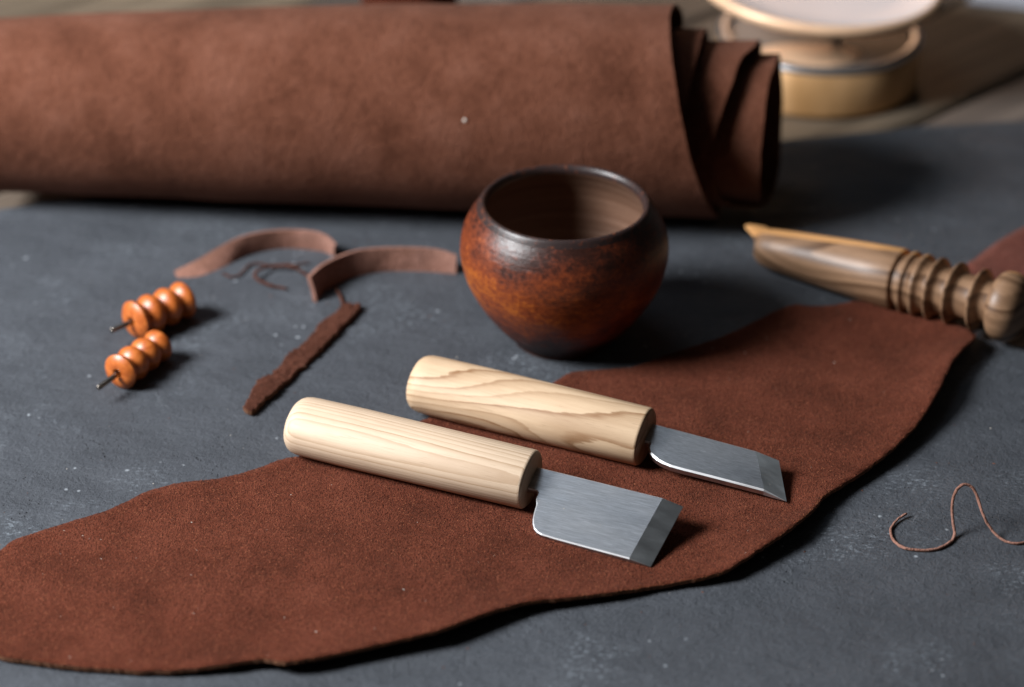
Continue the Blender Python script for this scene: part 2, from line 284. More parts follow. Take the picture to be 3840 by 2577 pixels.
def pear(name):
    m = Mat(name); g = m.noise(m.coord((0.15, 1, 1)), 420, 4, 0.6); p = m.noise(m.coord((0.08, 1, 1)), 2200, 2, 0.6)
    col = m.ramp(g, [(0.32, (0.34, 0.070, 0.010)), (0.5, (0.48, 0.118, 0.018)), (0.7, (0.60, 0.175, 0.036))])
    col = m.mix(m.ramp(p, [(0.58, 0.0), (0.7, 0.4)]), col, (0.25, 0.06, 0.015))
    return m.set(color=col, rough=0.42, spec=0.5, coat=0.25, coat_rough=0.3, normal=m.bump(p, 0.00005, 0.6))
M_pear = pear('orange_hardwood')

def walnut():
    m = Mat('banded_slicker_wood'); o = m.sep(m.coord())
    fld = m.math('ADD', m.math('MULTIPLY', m.noise(m.coord((0.22, 1, 1), loc=(0.03, 0, 0)), 38, 1.5, 0.5), 7.0), m.math('MULTIPLY', o[2], 120.0))
    fld = m.math('ADD', fld, m.math('MULTIPLY', o[0], 22.0)); fr = m.math('FRACT', fld); idn = m.math('FRACT', m.math('MULTIPLY', m.math('FLOOR', fld), 0.43))
    p = m.noise(m.coord((0.05, 1, 1)), 1500, 3, 0.6); s = m.noise(m.coord((0.08, 1, 1)), 200, 3, 0.6)
    rr = m.math('MULTIPLY', m.ramp(fr, [(0.0, 0.0), (0.4, 0.15), (0.70, 0.9), (0.93, 1.0), (1.0, 0.0)]), m.ramp(idn, [(0.1, 0.45), (0.6, 1.0)]))
    col = m.mix(s, (0.17, 0.093, 0.050), (0.37, 0.225, 0.132))
    col = m.mix(m.math('MULTIPLY', rr, 0.85), col, (0.075, 0.036, 0.018))
    col = m.mix(m.ramp(p, [(0.55, 0.0), (0.68, 0.45)]), col, (0.10, 0.05, 0.026))
    # honey-coloured sapwood along the far upper side of the blank
    e = m.math('ADD', m.math('MULTIPLY', o[1], 0.70), m.math('MULTIPLY', o[2], 0.55))
    e = m.math('ADD', e, m.math('MULTIPLY', m.math('SUBTRACT', m.noise(m.coord((0.25, 1, 1)), 60, 3, 0.6), 0.5), 0.006))
    e = m.math('SUBTRACT', e, m.math('MULTIPLY', o[0], 0.070))
    f = m.ramp(m.math('MULTIPLY', e, 100.0), [(0.20, 0.0), (0.27, 1.0)])
    col = m.mix(f, col, m.mix(s, (0.48, 0.22, 0.075), (0.62, 0.35, 0.145)))
    return m.set(color=col, rough=0.42, spec=0.42, normal=m.bump(p, 0.00008, 0.7))
M_walnut = walnut()

def plank(name, a, b, k):
    m = Mat(name); g = m.noise(m.coord((0.06, 1, 1), loc=(k*.37, k*.11, 0)), 95, 5, 0.65, 0.4); q = m.noise(m.coord((0.3, 1, 1), loc=(k, 0, 0)), 14, 3, 0.5)
    col = m.mix(m.ramp(g, [(0.35, 0.0), (0.66, 1.0)]), a, b)
    col = m.mix(m.ramp(q, [(0.4, 0.0), (0.65, 0.5)]), col, tuple(v*0.55 for v in a))
    return m.set(color=col, rough=0.6, spec=0.35, normal=m.bump(g, 0.0016, 0.8))
M_planks = [plank('weathered_plank_grey', (0.085, 0.065, 0.050), (0.20, 0.155, 0.115), 0), plank('weathered_plank_tan', (0.13, 0.10, 0.07), (0.28, 0.215, 0.15), 3),
            plank('weathered_plank_blue', (0.09, 0.075, 0.065), (0.19, 0.155, 0.13), 7)]
def brass():
    m = Mat('pale_brass_wall'); n = m.noise(m.coord((1, 1, 0.2)), 26, 3, 0.6)
    return m.set(color=m.ramp(n, [(0.35, (0.45, 0.25, 0.10)), (0.65, (0.72, 0.44, 0.22))]), rough=0.48, metal=0.35, spec=0.4)
M_brass = brass()
def plain(name, col, rough, metal=0.0, var=0.2, scale=80):
    m = Mat(name); n = m.noise(m.coord(), scale, 4, 0.6)
    return m.set(color=m.mix(n, tuple(v*(1-var) for v in col), tuple(min(1, v*(1+var)) for v in col)), rough=rough, metal=metal, normal=m.bump(n, 0.0003, 0.3))
M_silver = plain('silvery_metal', (0.55, 0.57, 0.60), 0.32, 0.9)
M_mirror = plain('shiny_tin_top', (0.22, 0.21, 0.20), 0.45, 0.3, 0.06, 12)
M_warm_glow = plain('painted_warm_glow', (0.98, 0.60, 0.38), 0.42, 0.2, 0.15, 150)  # reflected warm light put into the colour of dish rim and base patch
M_pale = plain('pale_glass_lid', (0.60, 0.61, 0.65), 0.35, 0.1, 0.15, 12)
M_paper = plain('pale_paper', (0.55, 0.58, 0.66), 0.7)
M_crumb_pale = plain('pale_crumbs', (0.72, 0.66, 0.58), 0.7)
M_crumb_brown = plain('brown_crumbs', (0.12, 0.04, 0.02), 0.9)
M_stem = plain('dark_metal_stem', (0.10, 0.10, 0.11), 0.5, 0.5)
def fibre_mat():
    m = Mat('loose_leather_fibre'); return m.set(color=(0.21, 0.075, 0.033), rough=0.9, spec=0.1)  # fibre colour lightened so the hide's edge shows a lit rim
M_fibre = fibre_mat()
def nap_mat(name, col):
    m = Mat(name); n = m.noise(m.coord(), 300, 2, 0.6); return m.set(color=m.mix(n, tuple(v*.7 for v in col), tuple(v*1.3 for v in col)), rough=0.95, spec=0.05)
M_nap = [nap_mat('nap_dark', (0.030, 0.008, 0.005)), nap_mat('nap_mid', (0.17, 0.050, 0.028)), nap_mat('nap_light', (0.33, 0.120, 0.062))]
M_under = plain('grey_dish_underside', (0.16, 0.155, 0.15), 0.5, 0.2)
# ------------------------------------------------------------------ table of weathered planks
PANG = radians(43.0); TZ = -13.0
pu = Vector((cos(PANG), sin(PANG), 0)); pn = Vector((-sin(PANG), cos(PANG), 0))
j0 = Vector((208.7, 248.6, 0)).dot(pn)
table = bpy.data.objects.new('tabletop', None); COL.objects.link(table); table.location = (0, 0, TZ*S); table['kind'] = 'structure'
offs = [j0 + k*88.0 for k in range(-7, 8)]
for i, (o0, o1) in enumerate(zip(offs, offs[1:])):
    c = (o0+o1)/2; w = (o1-o0)/2-1.6; Lh = 900; n = 18; rings = []
    for k in range(n+1):
        u = -Lh + 2*Lh*k/n; wb = nz(i*3.1, k*.7)*1.0; zt = nz(i*5.7, k*.3)*0.8
        rings.append([(u, -w+wb, -22), (u, -w+wb, -2.5+zt), (u, -w+2.5+wb, zt), (u, w-2.5, zt), (u, w, -2.5+zt), (u, w, -22)])
    V, F = tube_rings(rings)
    o = mesh_obj('plank', V, F, M_planks[(i*2+(i//3)) % 3], table, smooth=False)
    o.location = (pn.x*c*S, pn.y*c*S, 0); o.rotation_euler = (0, 0, PANG)

# ------------------------------------------------------------------ dark board
outl = [(-420, -330), (420, -330), (420, 246), (300, 233.5), (266, 229), (211, 221.7), (139, 205.5), (40, 187), (-80, 165), (-160, 152), (-208, 142.4), (-232, 135.8), (-248, 128.8), (-275, 110), (-330, 96), (-420, 80)]
def poly_plate(name, outline, z0, z1, mat, parent=None, bev=1.0, origin=(0, 0, 0)):
    n = len(outline); cx = sum(p[0] for p in outline)/n; cy = sum(p[1] for p in outline)/n
    def ins(d): return [(x + (cx-x)/hypot(cx-x, cy-y)*d, y + (cy-y)/hypot(cx-x, cy-y)*d) for x, y in outline]
    R = [[(x, y, z0) for x, y in outline], [(x, y, z1-bev) for x, y in outline], [(x, y, z1) for x, y in ins(bev)]]
    V, F = tube_rings(R); return mesh_obj(name, V, F, mat, parent, smooth=False, origin=origin)
fine = []
for (a, b) in zip(outl, outl[1:]+outl[:1]):
    m_ = max(1, int(hypot(b[0]-a[0], b[1]-a[1])/6))
    for k in range(m_):
        t = k/m_; x = a[0]+(b[0]-a[0])*t; y = a[1]+(b[1]-a[1])*t
        fine.append((x+nz(x*.06, y*.06, 3)*1.6, y+nz(x*.06, y*.06, 9)*1.6))
board = poly_plate('slate_board', fine, TZ+0.5, 0.0, M_slate, bev=1.4)
tag(board, 'dark blue-grey plaster board with pale scuffs, on which all the tools and leather lie', 'board')

# ------------------------------------------------------------------ leather sheets
def resample(pts, step, rough=0.0, seed=0.0, closed=True):
    n = len(pts); dens = []
    P = [Vector(p) for p in pts]
    for i in range(n):
        a, b, c, d = P[(i-1) % n], P[i], P[(i+1) % n], P[(i+2) % n]
        m_ = max(1, int((c-b).length/step))
        for k in range(m_):
            t = k/m_; q = 0.5*((2*b)+(-a+c)*t+(2*a-5*b+4*c-d)*t*t+(-a+3*b-3*c+d)*t**3)
            lin = b.lerp(c, t); q = q.lerp(lin, 0.35)
            r = rough*(nz(q.x*0.9, q.y*0.9, seed)+0.6*nz(q.x*2.3, q.y*2.3, seed+4)+1.2*nz(q.x*.17, q.y*.17, seed+8)); nn = Vector((-(c-b).y, (c-b).x, 0)); nn = nn.normalized() if nn.length > 0 else nn
            dens.append(q + nn*r)
    return dens
TIPS = ((107.7, -129.1), (52.2, -172.8), (100, -118), (46, -160))
def press(x, y, z, base):
    """the hide is held down where a blade tip or a handle rests on it"""
    for tx, ty in TIPS: z = base-.1 + (z-base+.1)*(1-0.96*exp(-((x-tx)**2+(y-ty)**2)/140.0))
    return z
def sheet(name, outline, thick, base, mat, grid, step, rough, wav=0.5, fall=16.0, seed=0.0, zgrid=0.0, edge=None, lift=lambda x, y: 0):
    B = resample(outline, step, rough, seed); nb = len(B)
    xs = [p.x for p in B]; ys = [p.y for p in B]; pts = [Vector((p.x, p.y)) for p in B]
    def inside(x, y):
        c = False; j = nb-1
        for i in range(nb):
            yi = ys[i]; yj = ys[j]
            if (yi > y) != (yj > y) and x < (xs[j]-xs[i])*(y-yi)/(yj-yi)+xs[i]: c = not c
            j = i
        return c
    coarse = [Vector(p) for p in outline]
    gx = min(xs); 
    while gx < max(xs):
        gy = min(ys)
        while gy < max(ys):
            x = gx+random.uniform(-.2, .2)*grid; y = gy+random.uniform(-.2, .2)*grid
            if inside(x, y) and min((x-p.x)**2+(y-p.y)**2 for p in B[::3]) > (grid*0.6)**2: pts.append(Vector((x, y)))
            gy += grid
        gx += grid
    r = delaunay_2d_cdt(pts, [(i, (i+1) % nb) for i in range(nb)], [], 1, 1e-4)
    V2, F2, ov = r[0], r[2], r[3]
    V = []
    for v, orig in zip(V2, ov):
        if orig and orig[0] < nb: z = B[orig[0]].z
        else:
            sw = sz = 0; dm = 1e9
            for p in coarse:
                d2 = (v.x-p.x)**2+(v.y-p.y)**2+.5; w = 1/d2**1.6; sw += w; sz += w*p.z; dm = min(dm, d2)
            dm = sqrt(min((v.x-p.x)**2+(v.y-p.y)**2 for p in B[::4]))
            z = base + (sz/sw-base)*exp(-(dm/fall)**1.3)
        z += wav*max(0, nz(v.x*.022, v.y*.03, seed)+0.25) + lift(v.x, v.y) + zgrid*nz(v.x*.5, v.y*.5, 5)
        z = press(v.x, v.y, z, base)
        V.append((v.x, v.y, z))
    n = len(V); cnt = {}
    for f in F2:
        for a, b in zip(f, f[1:]+f[:1]): cnt[(a, b)] = cnt.get((a, b), 0)+1
    F = [tuple(f) for f in F2] + [tuple(v+n for v in reversed(f)) for f in F2]
    W = V + [(x, y, z-thick) for x, y, z in V]; ne = len(F)
    for (a, b) in list(cnt):
        if (b, a) not in cnt: F.append((b, a, a+n, b+n))
    cx = sum(p[0] for p in V)/n; cy = sum(p[1] for p in V)/n
    o = mesh_obj(name, W, F, mat, smooth=False, origin=(cx, cy, 0), mats=[edge or M_edge])
    # sides get the cut-edge material: faces whose normals are near horizontal
    for i, p in enumerate(o.data.polygons):
        if abs(p.normal.z) > 0.45: p.use_smooth = True
        else: p.material_index = 1
    o['_'] = 0; del o['_']
    return o, B
hide, HB = sheet('leather_hide', HIDE, 1.7, 2.1, M_hide, 2.6, 0.9, 0.32, 0.9, 15.0, 1.0)
tag(hide, 'large flat brown suede hide with wavy raw edges, lying under the two knives', 'leather')
# loose fibres along its raw edge
V = []; F = []; rnd = random.Random(3)
for i in range(0, len(HB)):
    p = HB[i]; q = HB[(i+1) % len(HB)]; t = (q-p); 
    if t.length < 1e-3: continue
    t.normalize(); nn = Vector((t.y, -t.x, 0))
    for _ in range(6):
        b = p.lerp(q, rnd.random()) + Vector((0, 0, -rnd.random()**2*1.4)); l = rnd.uniform(.2, 0.75); d = (nn*rnd.uniform(-1, 1)*1.0 + t*rnd.uniform(-.8, .8) + Vector((0, 0, rnd.uniform(-.4, .5)))).normalized()
        s_ = d.cross(Vector((rnd.uniform(-1, 1), rnd.uniform(-1, 1), 1))).normalized()*0.06; k = len(V)
        V += [tuple(b-s_), tuple(b+s_), tuple(b+d*l)]; F.append((k, k+1, k+2))
fz = mesh_obj('edge_fibres', [(x-hide.location.x/S, y-hide.location.y/S, z) for x, y, z in V], F, M_fibre, hide, smooth=False); fz['kind'] = 'stuff'

# raised nap of the suede: tiny slivers over its top face
rnd2 = random.Random(11); me_ = hide.data; top = [p for p in me_.polygons if p.normal.z > .5]
acc = []; tot = 0.0
for p in top: tot += p.area; acc.append(tot)
import bisect
V = []; F = []; fmi = []
for _ in range(85000):
    p = top[bisect.bisect_left(acc, rnd2.random()*tot)]; vs = [me_.vertices[i].co for i in p.vertices]
    a, b = rnd2.random(), rnd2.random()
    if a+b > 1: a, b = 1-a, 1-b
    q = (vs[0] + (vs[1]-vs[0])*a + (vs[2]-vs[0])*b)/S
    an = rnd2.gauss(0.6, 1.1); l = rnd2.uniform(.3, .95); w = rnd2.uniform(.07, .14); up = rnd2.uniform(.02, .22)
    d = Vector((cos(an), sin(an), 0)); n_ = Vector((-sin(an), cos(an), 0)); k = len(V)
    V += [tuple(q - n_*w + Vector((0, 0, .01))), tuple(q + n_*w + Vector((0, 0, .01))), tuple(q + d*l + Vector((0, 0, up)))]
    F.append((k, k+1, k+2)); fmi.append(0 if rnd2.random() < .5 else (1 if rnd2.random() < .75 else 2))
nap = mesh_obj('suede_nap', V, F, M_nap[0], hide, smooth=False, mats=M_nap[1:], fmat=fmi); nap['kind'] = 'stuff'
side, _ = sheet('leather_offcut', SIDE, 1.6, 2.0, M_side, 5, 2, 0.1, 1.5, 12.0, 6.0)
tag(side, 'reddish brown leather piece behind the turned slicker, cut off at the right edge', 'leather')
sued, _ = sheet('suede_strip', SUEDE, 1.9, 2.6, M_rough, 0.9, 0.4, 0.8, 0.9, 5.0, 2.0, 1.0)
tag(sued, 'straight rough fuzzy dark brown suede strip lying flat beside the beaded wooden bits', 'leather strip')

# ------------------------------------------------------------------ leather roll
RA = Vector((-248.4, 155.8, 0)); RB = Vector((86.7, 130.6, 0)); RL = (RB-RA).length; RU = (RB-RA)/RL; RH = Vector((-RU.y, RU.x, 0))
XE = [(-150, -7), (-55, -7), (-22, -11), (4, -13.5), (22, -13), (54, -9), (84, -3), (118, 6), (138, 11), (165, 14), (235, 11), (305, 6), (337, 4), (370, 1), (396, -2), (450, -8), (560, 2), (640, 26), (663, 31), (716, 27), (732, 21), (758, 16), (782, 11), (804, 8), (850, 14), (885, 34), (909, 40), (945, 43), (985, 43), (1019, 41), (1082, 37), (1114, 33), (1170, 31), (1234, 33), (1280, 26), (1400, 8), (1600, 4)]
RR = [(-150, 50.8), (165, 50.5), (285, 44.3), (520, 44), (640, 40.2), (880, 39.5), (985, 35.5), (1240, 34.5), (1400, 29.5), (1600, 27)]
V = []; cols = 90; thetas = []; th = -150
while th <= 1600: thetas.append(th); th += 5
def rollpt(T, s, inner):
    k = 0.832 + (1-0.832)*(s/RL) + 0.028*sin(pi*max(0.0, min(1.0, s/RL))); r = interp(T, RR)*k
    r += 0.5*nz(s*.02, T*.02)*(1 if T < 300 else .5) + (0.9*nz(s*.02, 40+T*.008) if T < 200 else 0)
    zc = interp(T, [(120, 0), (1600, 8.0)]) + interp(T, RR)*k
    if inner: r -= 1.7
    a = radians(T); p = RA + RU*s + RH*(-r*sin(a) + 1.0*max(0.0, (T-200)/360)); return (p.x, p.y, zc + r*cos(a) + 0.15)
for T in thetas:
    xe = RL + spline(T, XE) + 0.2*nz(T*.06, 2.0) + 0.15*nz(T*.3, 7)
    for j in range(cols+1):
        s = -7 + (xe+7)*(1-(1-j/cols)**1.6); V.append(rollpt(T, s, False))
for T in thetas:
    xe = RL + spline(T, XE) + 0.2*nz(T*.06, 2.0) + 0.15*nz(T*.3, 7)
    for j in range(cols+1):
        s = -7 + (xe+7)*(1-(1-j/cols)**1.6); V.append(rollpt(T, s, True))
nT = len(thetas); N1 = nT*(cols+1); F = []; fm = []
def vi(t, j, inn): return t*(cols+1)+j+(N1 if inn else 0)
for t in range(nT-1):
    for j in range(cols):
        F.append((vi(t, j, 0), vi(t, j+1, 0), vi(t+1, j+1, 0), vi(t+1, j, 0))); fm.append(0)
        F.append((vi(t, j, 1), vi(t+1, j, 1), vi(t+1, j+1, 1), vi(t, j+1, 1))); fm.append(0)
    F.append((vi(t, cols, 0), vi(t, cols, 1), vi(t+1, cols, 1), vi(t+1, cols, 0))); fm.append(1)
    F.append((vi(t, 0, 0), vi(t+1, 0, 0), vi(t+1, 0, 1), vi(t, 0, 1))); fm.append(1)
for t in (0, nT-1):
    for j in range(cols): F.append((vi(t, j, 0), vi(t, j, 1), vi(t, j+1, 1), vi(t, j+1, 0))); fm.append(1)
roll = mesh_obj('leather_roll', V, F, M_roll, mats=[M_edge], fmat=fm, origin=(-80, 143, 0))
tag(roll, 'thick roll of brown leather behind the clay pot, inner turns stepping out at right', 'leather roll'); sharp(roll, 50)
# small pale speck stuck on the roll
th_ = radians(72); p = rollpt(72, 231, False)
V, F = tube_rings([[(p[0]+r*cos(a), p[1]-z*.95, p[2]+r*sin(a)+z*.3) for a in (2*pi*k/8 for k in range(8))] for r, z in ((0.7, -.2), (0.95, .3), (0.5, .7))])
tag(mesh_obj('crumb', V, F, M_crumb_pale, origin=p), 'tiny pale crumb stuck to the front of the leather roll', 'crumb')

# ------------------------------------------------------------------ clay pot
pot = thing('clay_pot', 'round dark reddish-brown clay pot with wide open mouth, standing before the leather roll', 'pot', (22.6, 6.8, 0))
out_p = [(0.01, 0.3), (20, 0.3), (21.6, 0.6), (22.4, 1.5), (23.8, 3.4), (26.2, 6), (29.8, 10), (34.3, 16), (38.3, 22.5), (42.0, 30), (44.0, 37), (44.9, 43), (44.6, 48.5), (43.4, 53.5), (41.5, 57.8), (39.4, 61.2), (37.9, 63.4)]
in_p = [(0.01, 4), (12, 4.6), (22, 8), (30, 15), (36.5, 24), (40.2, 34), (41.2, 43), (39.8, 51), (37.0, 57.5), (34.4, 61.4), (33.4, 63.2)]
rim_p = [(37.9, 63.4), (37.2, 64.7), (36.5, 65.8), (35.6, 66.4), (34.6, 66.2), (33.8, 65.3), (33.4, 64.2), (33.4, 63.2)]
def smoothprof(pr, n=4): 
    c = catmull([(r, 0, z) for r, z in pr], n); return [(max(0.01, v.x), v.z) for v in c]
for nm, pr, mt in (('body', out_p, M_clay), ('inner_wall', in_p, M_clay_in), ('rim', rim_p, M_clay_rim)):
    V, F = tube_rings(lathe_z(smoothprof(pr), 96, 0.18), False, False)
    mesh_obj(nm, V, F, mt, pot)

# ------------------------------------------------------------------ knives
def superell(a, b, n, seg=56):
    out = []
    for k in range(seg):
        t = 2*pi*k/seg; c, s_ = cos(t), sin(t)
        out.append((a*math.copysign(abs(c)**(2/n), c), b*math.copysign(abs(s_)**(2/n), s_)))
    return out
def knife(label, A, ang, rho, zc, a, b, hx0, hx1, outline, bev, thick, hmat, group, pitch=0.0):
    k = thing('leather_knife', label, 'knife', (A[0], A[1], 0), radians(ang), group)
    rho = radians(rho); R = []
    prof = [(0, .30), (.25, .50), (.7, .66), (1.4, .79), (2.5, .885), (4, .95), (6, .985), (9, 1.0), (30, 1.015), (60, 1.0), (hx1-hx0-1.4, .975), (hx1-hx0-.6, .95), (hx1-hx0-.1, .895), (hx1-hx0, .86)]
    for x, s_ in prof:
        R.append([(hx0+x-(1-s_)*0, zc*0+s_*(u*cos(rho)-v*sin(rho)), zc+s_*(u*sin(rho)+v*cos(rho))) for u, v in superell(a, b, 2.15)])
    V, F = tube_rings(R); o = mesh_obj('handle', V, F, hmat, k); sharp(o, 32)
    # blade: local frame u along x, w in the blade plane, n normal to it
    br, pt_ = (rho, 0.0) if not pitch else (radians(16), radians(pitch))
    U = Vector((cos(pt_), 0, -sin(pt_))); N0 = Vector((sin(pt_), 0, cos(pt_))); Yv = Vector((0, 1, 0))
    W = Yv*cos(br) + N0*sin(br); N = N0*cos(br) - Yv*sin(br)
    def P3(u, w, n): v = Vector((100, 0, zc)) + U*(u-100) + W*w + N*n; return tuple(v)
    # outline: top-left, top-right (start of bevel) ... lower right (start of bevel) ... back to tang
    n = len(outline); c = 0.45 if not pitch else 0.65
    def inset(pts, d):
        out = []
        for i in range(len(pts)):
            p, q, r = Vector(pts[i-1]), Vector(pts[i]), Vector(pts[(i+1) % len(pts)])
            n1 = Vector((-(q-p).y, (q-p).x)).normalized(); n2 = Vector((-(r-q).y, (r-q).x)).normalized()
            m_ = (n1+n2).normalized(); out.append(tuple(q - m_*d/max(.4, m_.dot(n1))))
        return out
    area2 = sum(outline[i-1][0]*outline[i][1]-outline[i][0]*outline[i-1][1] for i in range(n))
    ol = outline if area2 < 0 else outline[::-1]
    i1 = ol.index(bev[0]); i2 = ol.index(bev[1])
    ins = inset(ol, c); ins[i1] = (ol[i1][0], ins[i1][1]); ins[i2] = (ol[i2][0], ins[i2][1])
    # keep bevel line straight between the two inset corners
    V = [P3(u, w, 0) for u, w in ins] + [P3(u, w, -c) for u, w in ol] + [P3(u, w, -thick) for u, w in ol]
    F = [tuple(range(n)), tuple(range(3*n-1, 2*n-1, -1))]; fm = [0, 0]
    for i in range(n):
        j = (i+1) % n
        if {i, j} == {i1, i2}: continue
        F.append((i, j, n+j, n+i)); fm.append(1); F.append((n+i, n+j, 2*n+j, 2*n+i)); fm.append(0)
    bl = mesh_obj('blade', V, F, M_steel, k, smooth=False, mats=[M_arris], fmat=fm)
    t1, t2 = bev[2], bev[3]; b1, b2 = bev[0], bev[1]
    V = [P3(*ins[ol.index(b1)], 0), P3(*ins[ol.index(b2)], 0), P3(*b1, -c), P3(*b2, -c), P3(*b1, -thick), P3(*b2, -thick), P3(*t1, -thick+.12), P3(*t2, -thick+.12), P3(*t1, -thick), P3(*t2, -thick)]
    F = [(0, 1, 7, 6), (0, 6, 2), (1, 3, 7), (2, 6, 8, 4), (3, 5, 9, 7), (6, 7, 9, 8), (4, 8, 9, 5)]
    mesh_obj('cutting_bevel', V, F, M_bevel_lit if pitch else M_bevel, bl, smooth=False)
    return k
ol1 = [(99, 6.9), (157.9, 6.1), (155.3, -24.6), (125, -23.85), (119, -23.5), (117, -22.9), (115.1, -21.6), (113.8, -19.6), (112.8, -17.1), (112.2, -14), (111.7, -10.5), (110.4, -7.5), (110.2, -5.0), (109.4, -4.4), (99, -4.2)]
knife('wide-bladed skiving knife with straight-grained pale wooden handle, nearest the camera on the hide', (-89.4, -85.4), -23.2, 20, 13.0, 12.6, 10.6, 0.2, 105.6, ol1,
      ((157.9, 6.1), (155.3, -24.6), (166.2, 5.7), (163.7, -24.5)), 2.3, M_ash, 'skiving knives on the brown hide')
ol2 = [(99, 8.2), (147.1, 10.2), (157.0, -8.0), (136.6, -9.1), (122.4, -10.0), (118.6, -10.1), (115.4, -9.8), (112.6, -9.1), (110.0, -7.9), (108.3, -6.6), (107.0, -5.0), (106.4, -3.6), (106.5, -2.6), (105.9, -2.0), (99, -2.2)]
knife('narrow-bladed skiving knife with swirling-grained wooden handle, behind the wide-bladed one beside the pot', (-40.7, -53.0), -24.5, 31, 13.0, 12.6, 10.4, -0.4, 104.0, ol2,
      ((147.1, 10.2), (157.0, -8.0), (156.5, 10.9), (166.6, -7.7)), 3.0, M_ash2, 'skiving knives on the brown hide', 4.0)

# ------------------------------------------------------------------ beaded wooden bits
def bit(label, D, L_, A, ang, R0, R1, zt, shank):
    k = thing('beaded_burnisher', label, 'burnishing bit', (A[0], A[1], 0), radians(ang), 'beaded wooden burnishing bits')
    seg = L_/3.0; prof = [(0.5, 1.3), (0.5, 1.9), (-2.0, 2.1), (-2.2, 2.5), (-2.2, R0*.40), (-1.9, R0*.62), (-1.2, R0*.86), (-0.2, R0*.97)]
    n = 14
    for b in range(4):
        Rb = R0+(R1-R0)*b/3
        for q in range(n+1):
            t = q/n
            if b == 0 and t < .45: continue
            if b == 3 and t > .62: continue
            x = (b-0.5+t)*seg; r = Rb*(0.64+0.36*max(0.0, sin(pi*t))**0.85)
            prof.append((x, r))
    prof += [(3.22*seg, R1*.82), (3.34*seg, R1*.60), (3.38*seg, R1*.3), (3.38*seg, 0.05)]
    V, F = tube_rings(lathe_x(prof, 56), True, True); o = mesh_obj('beaded_body', V, F, M_pear, k); o.location = (0, 0, R0*S); sharp(o, 50)
    o.rotation_euler = (random.random()*6, math.asin((R0-R1)/L_), 0)
    V, F = tube_rings(lathe_x([(-shank, 0.75), (-shank+.35, 1.15), (-1.5, 1.2), (4, 1.2)], 20)); o = mesh_obj('metal_shank', V, F, M_shank, k); o.location = (0, 0, R0*S); sharp(o, 50)
bit('larger orange wooden bit turned into four beads, farther of the pair, with short metal shank', 0, 26.9, (-165.3, 4.9), 45.5, 8.9, 8.4, 0, 13.0)
bit('smaller orange wooden bit turned into four beads, nearer of the pair, with longer metal shank', 0, 26.8, (-166.0, -37.1), 60.9, 7.9, 7.1, 0, 15.2)

# ------------------------------------------------------------------ turned slicker
sl = thing('wooden_slicker', 'turned banded-wood slicker with ring grooves and round knob end, lying across the hide corner', 'slicker', (113.4, 73.4, 9.5), atan2(2.87-74.3, 214.4-110.8))
tilt = atan2(7.6, 126)
SB = [(-11, 1.0, 0.5, 9.0, 3.6), (-9, 2.6, 0.8, 8.4, 3.8), (-5, 4.2, 1.2, 6.8, 4.0), (-1, 6.4, 2.0, 5.2, 3.8), (1.4, 7.4, 3.2, 3.2, 2.6), (1.9, 8.0, 5.0, 1.8, 1.4), (2.6, 8.8, 7.4, .8, .5), (4.5, 9.0, 8.6, .2, 0), (8, 9.5, 9.3, 0, 0), (16, 10.2, 10.1, 0, 0), (28, 11.2, 11.2, 0, 0), (42, 12.4, 12.4, 0, 0), (58, 13.6, 13.6, 0, 0), (72.3, 14.5, 14.5, 0, 0), (73.3, 14.1, 14.1, 0, 0), (73.6, 12.2, 12.2, 0, 0)]
R = [[(x, dy+a*cos(t), dz+b*sin(t)) for t in (2*pi*k/56 for k in range(56))] for x, a, b, dy, dz in SB]
V, F = tube_rings(R, True, False); o = mesh_obj('tapered_body', V, F, M_walnut, sl); sharp(o, 45); o.rotation_euler = (0, -tilt, 0)
prof = [(73.6, 12.2), (76.2, 12.0)]
neck = 12.0
for s_, r, w, nk in ((78.4, 14.5, 1.7, 12.0), (84.2, 14.5, 1.7, 11.5), (91.3, 14.5, 1.4, 10.8), (100.3, 14.4, 1.4, 10.2), (111.8, 14.1, 1.5, 9.8)):
    prof += [(s_-w-.35, neck), (s_-w, r-1.8), (s_-w*.5, r-.3), (s_, r), (s_+w*.5, r-.5), (s_+w*.85, r-1.9), (s_+w+.9, nk+.6)]
    neck = nk; prof.append((s_+w+1.8, nk))
prof += [(118.0, 9.5), (118.6, 10.2)]
V, F = tube_rings(lathe_x(prof, 56), False, False); o = mesh_obj('ring_grip', V, F, M_walnut, sl); sharp(o, 50); o.rotation_euler = (0, -tilt, 0)
prof = [(118.6, 10.2), (119.2, 12.2), (120.3, 14.2), (122.5, 15.3), (125.5, 15.5), (128.5, 14.7), (131.2, 12.8), (133.2, 9.8), (134.5, 6.2), (135.0, 3.0), (135.2, .05)]
V, F = tube_rings(lathe_x([(v.x, v.y) for v in catmull([(x, r, 0) for x, r in prof], 3)], 56), False, True); o = mesh_obj('knob', V, F, M_walnut, sl); o.rotation_euler = (0, -tilt, 0)

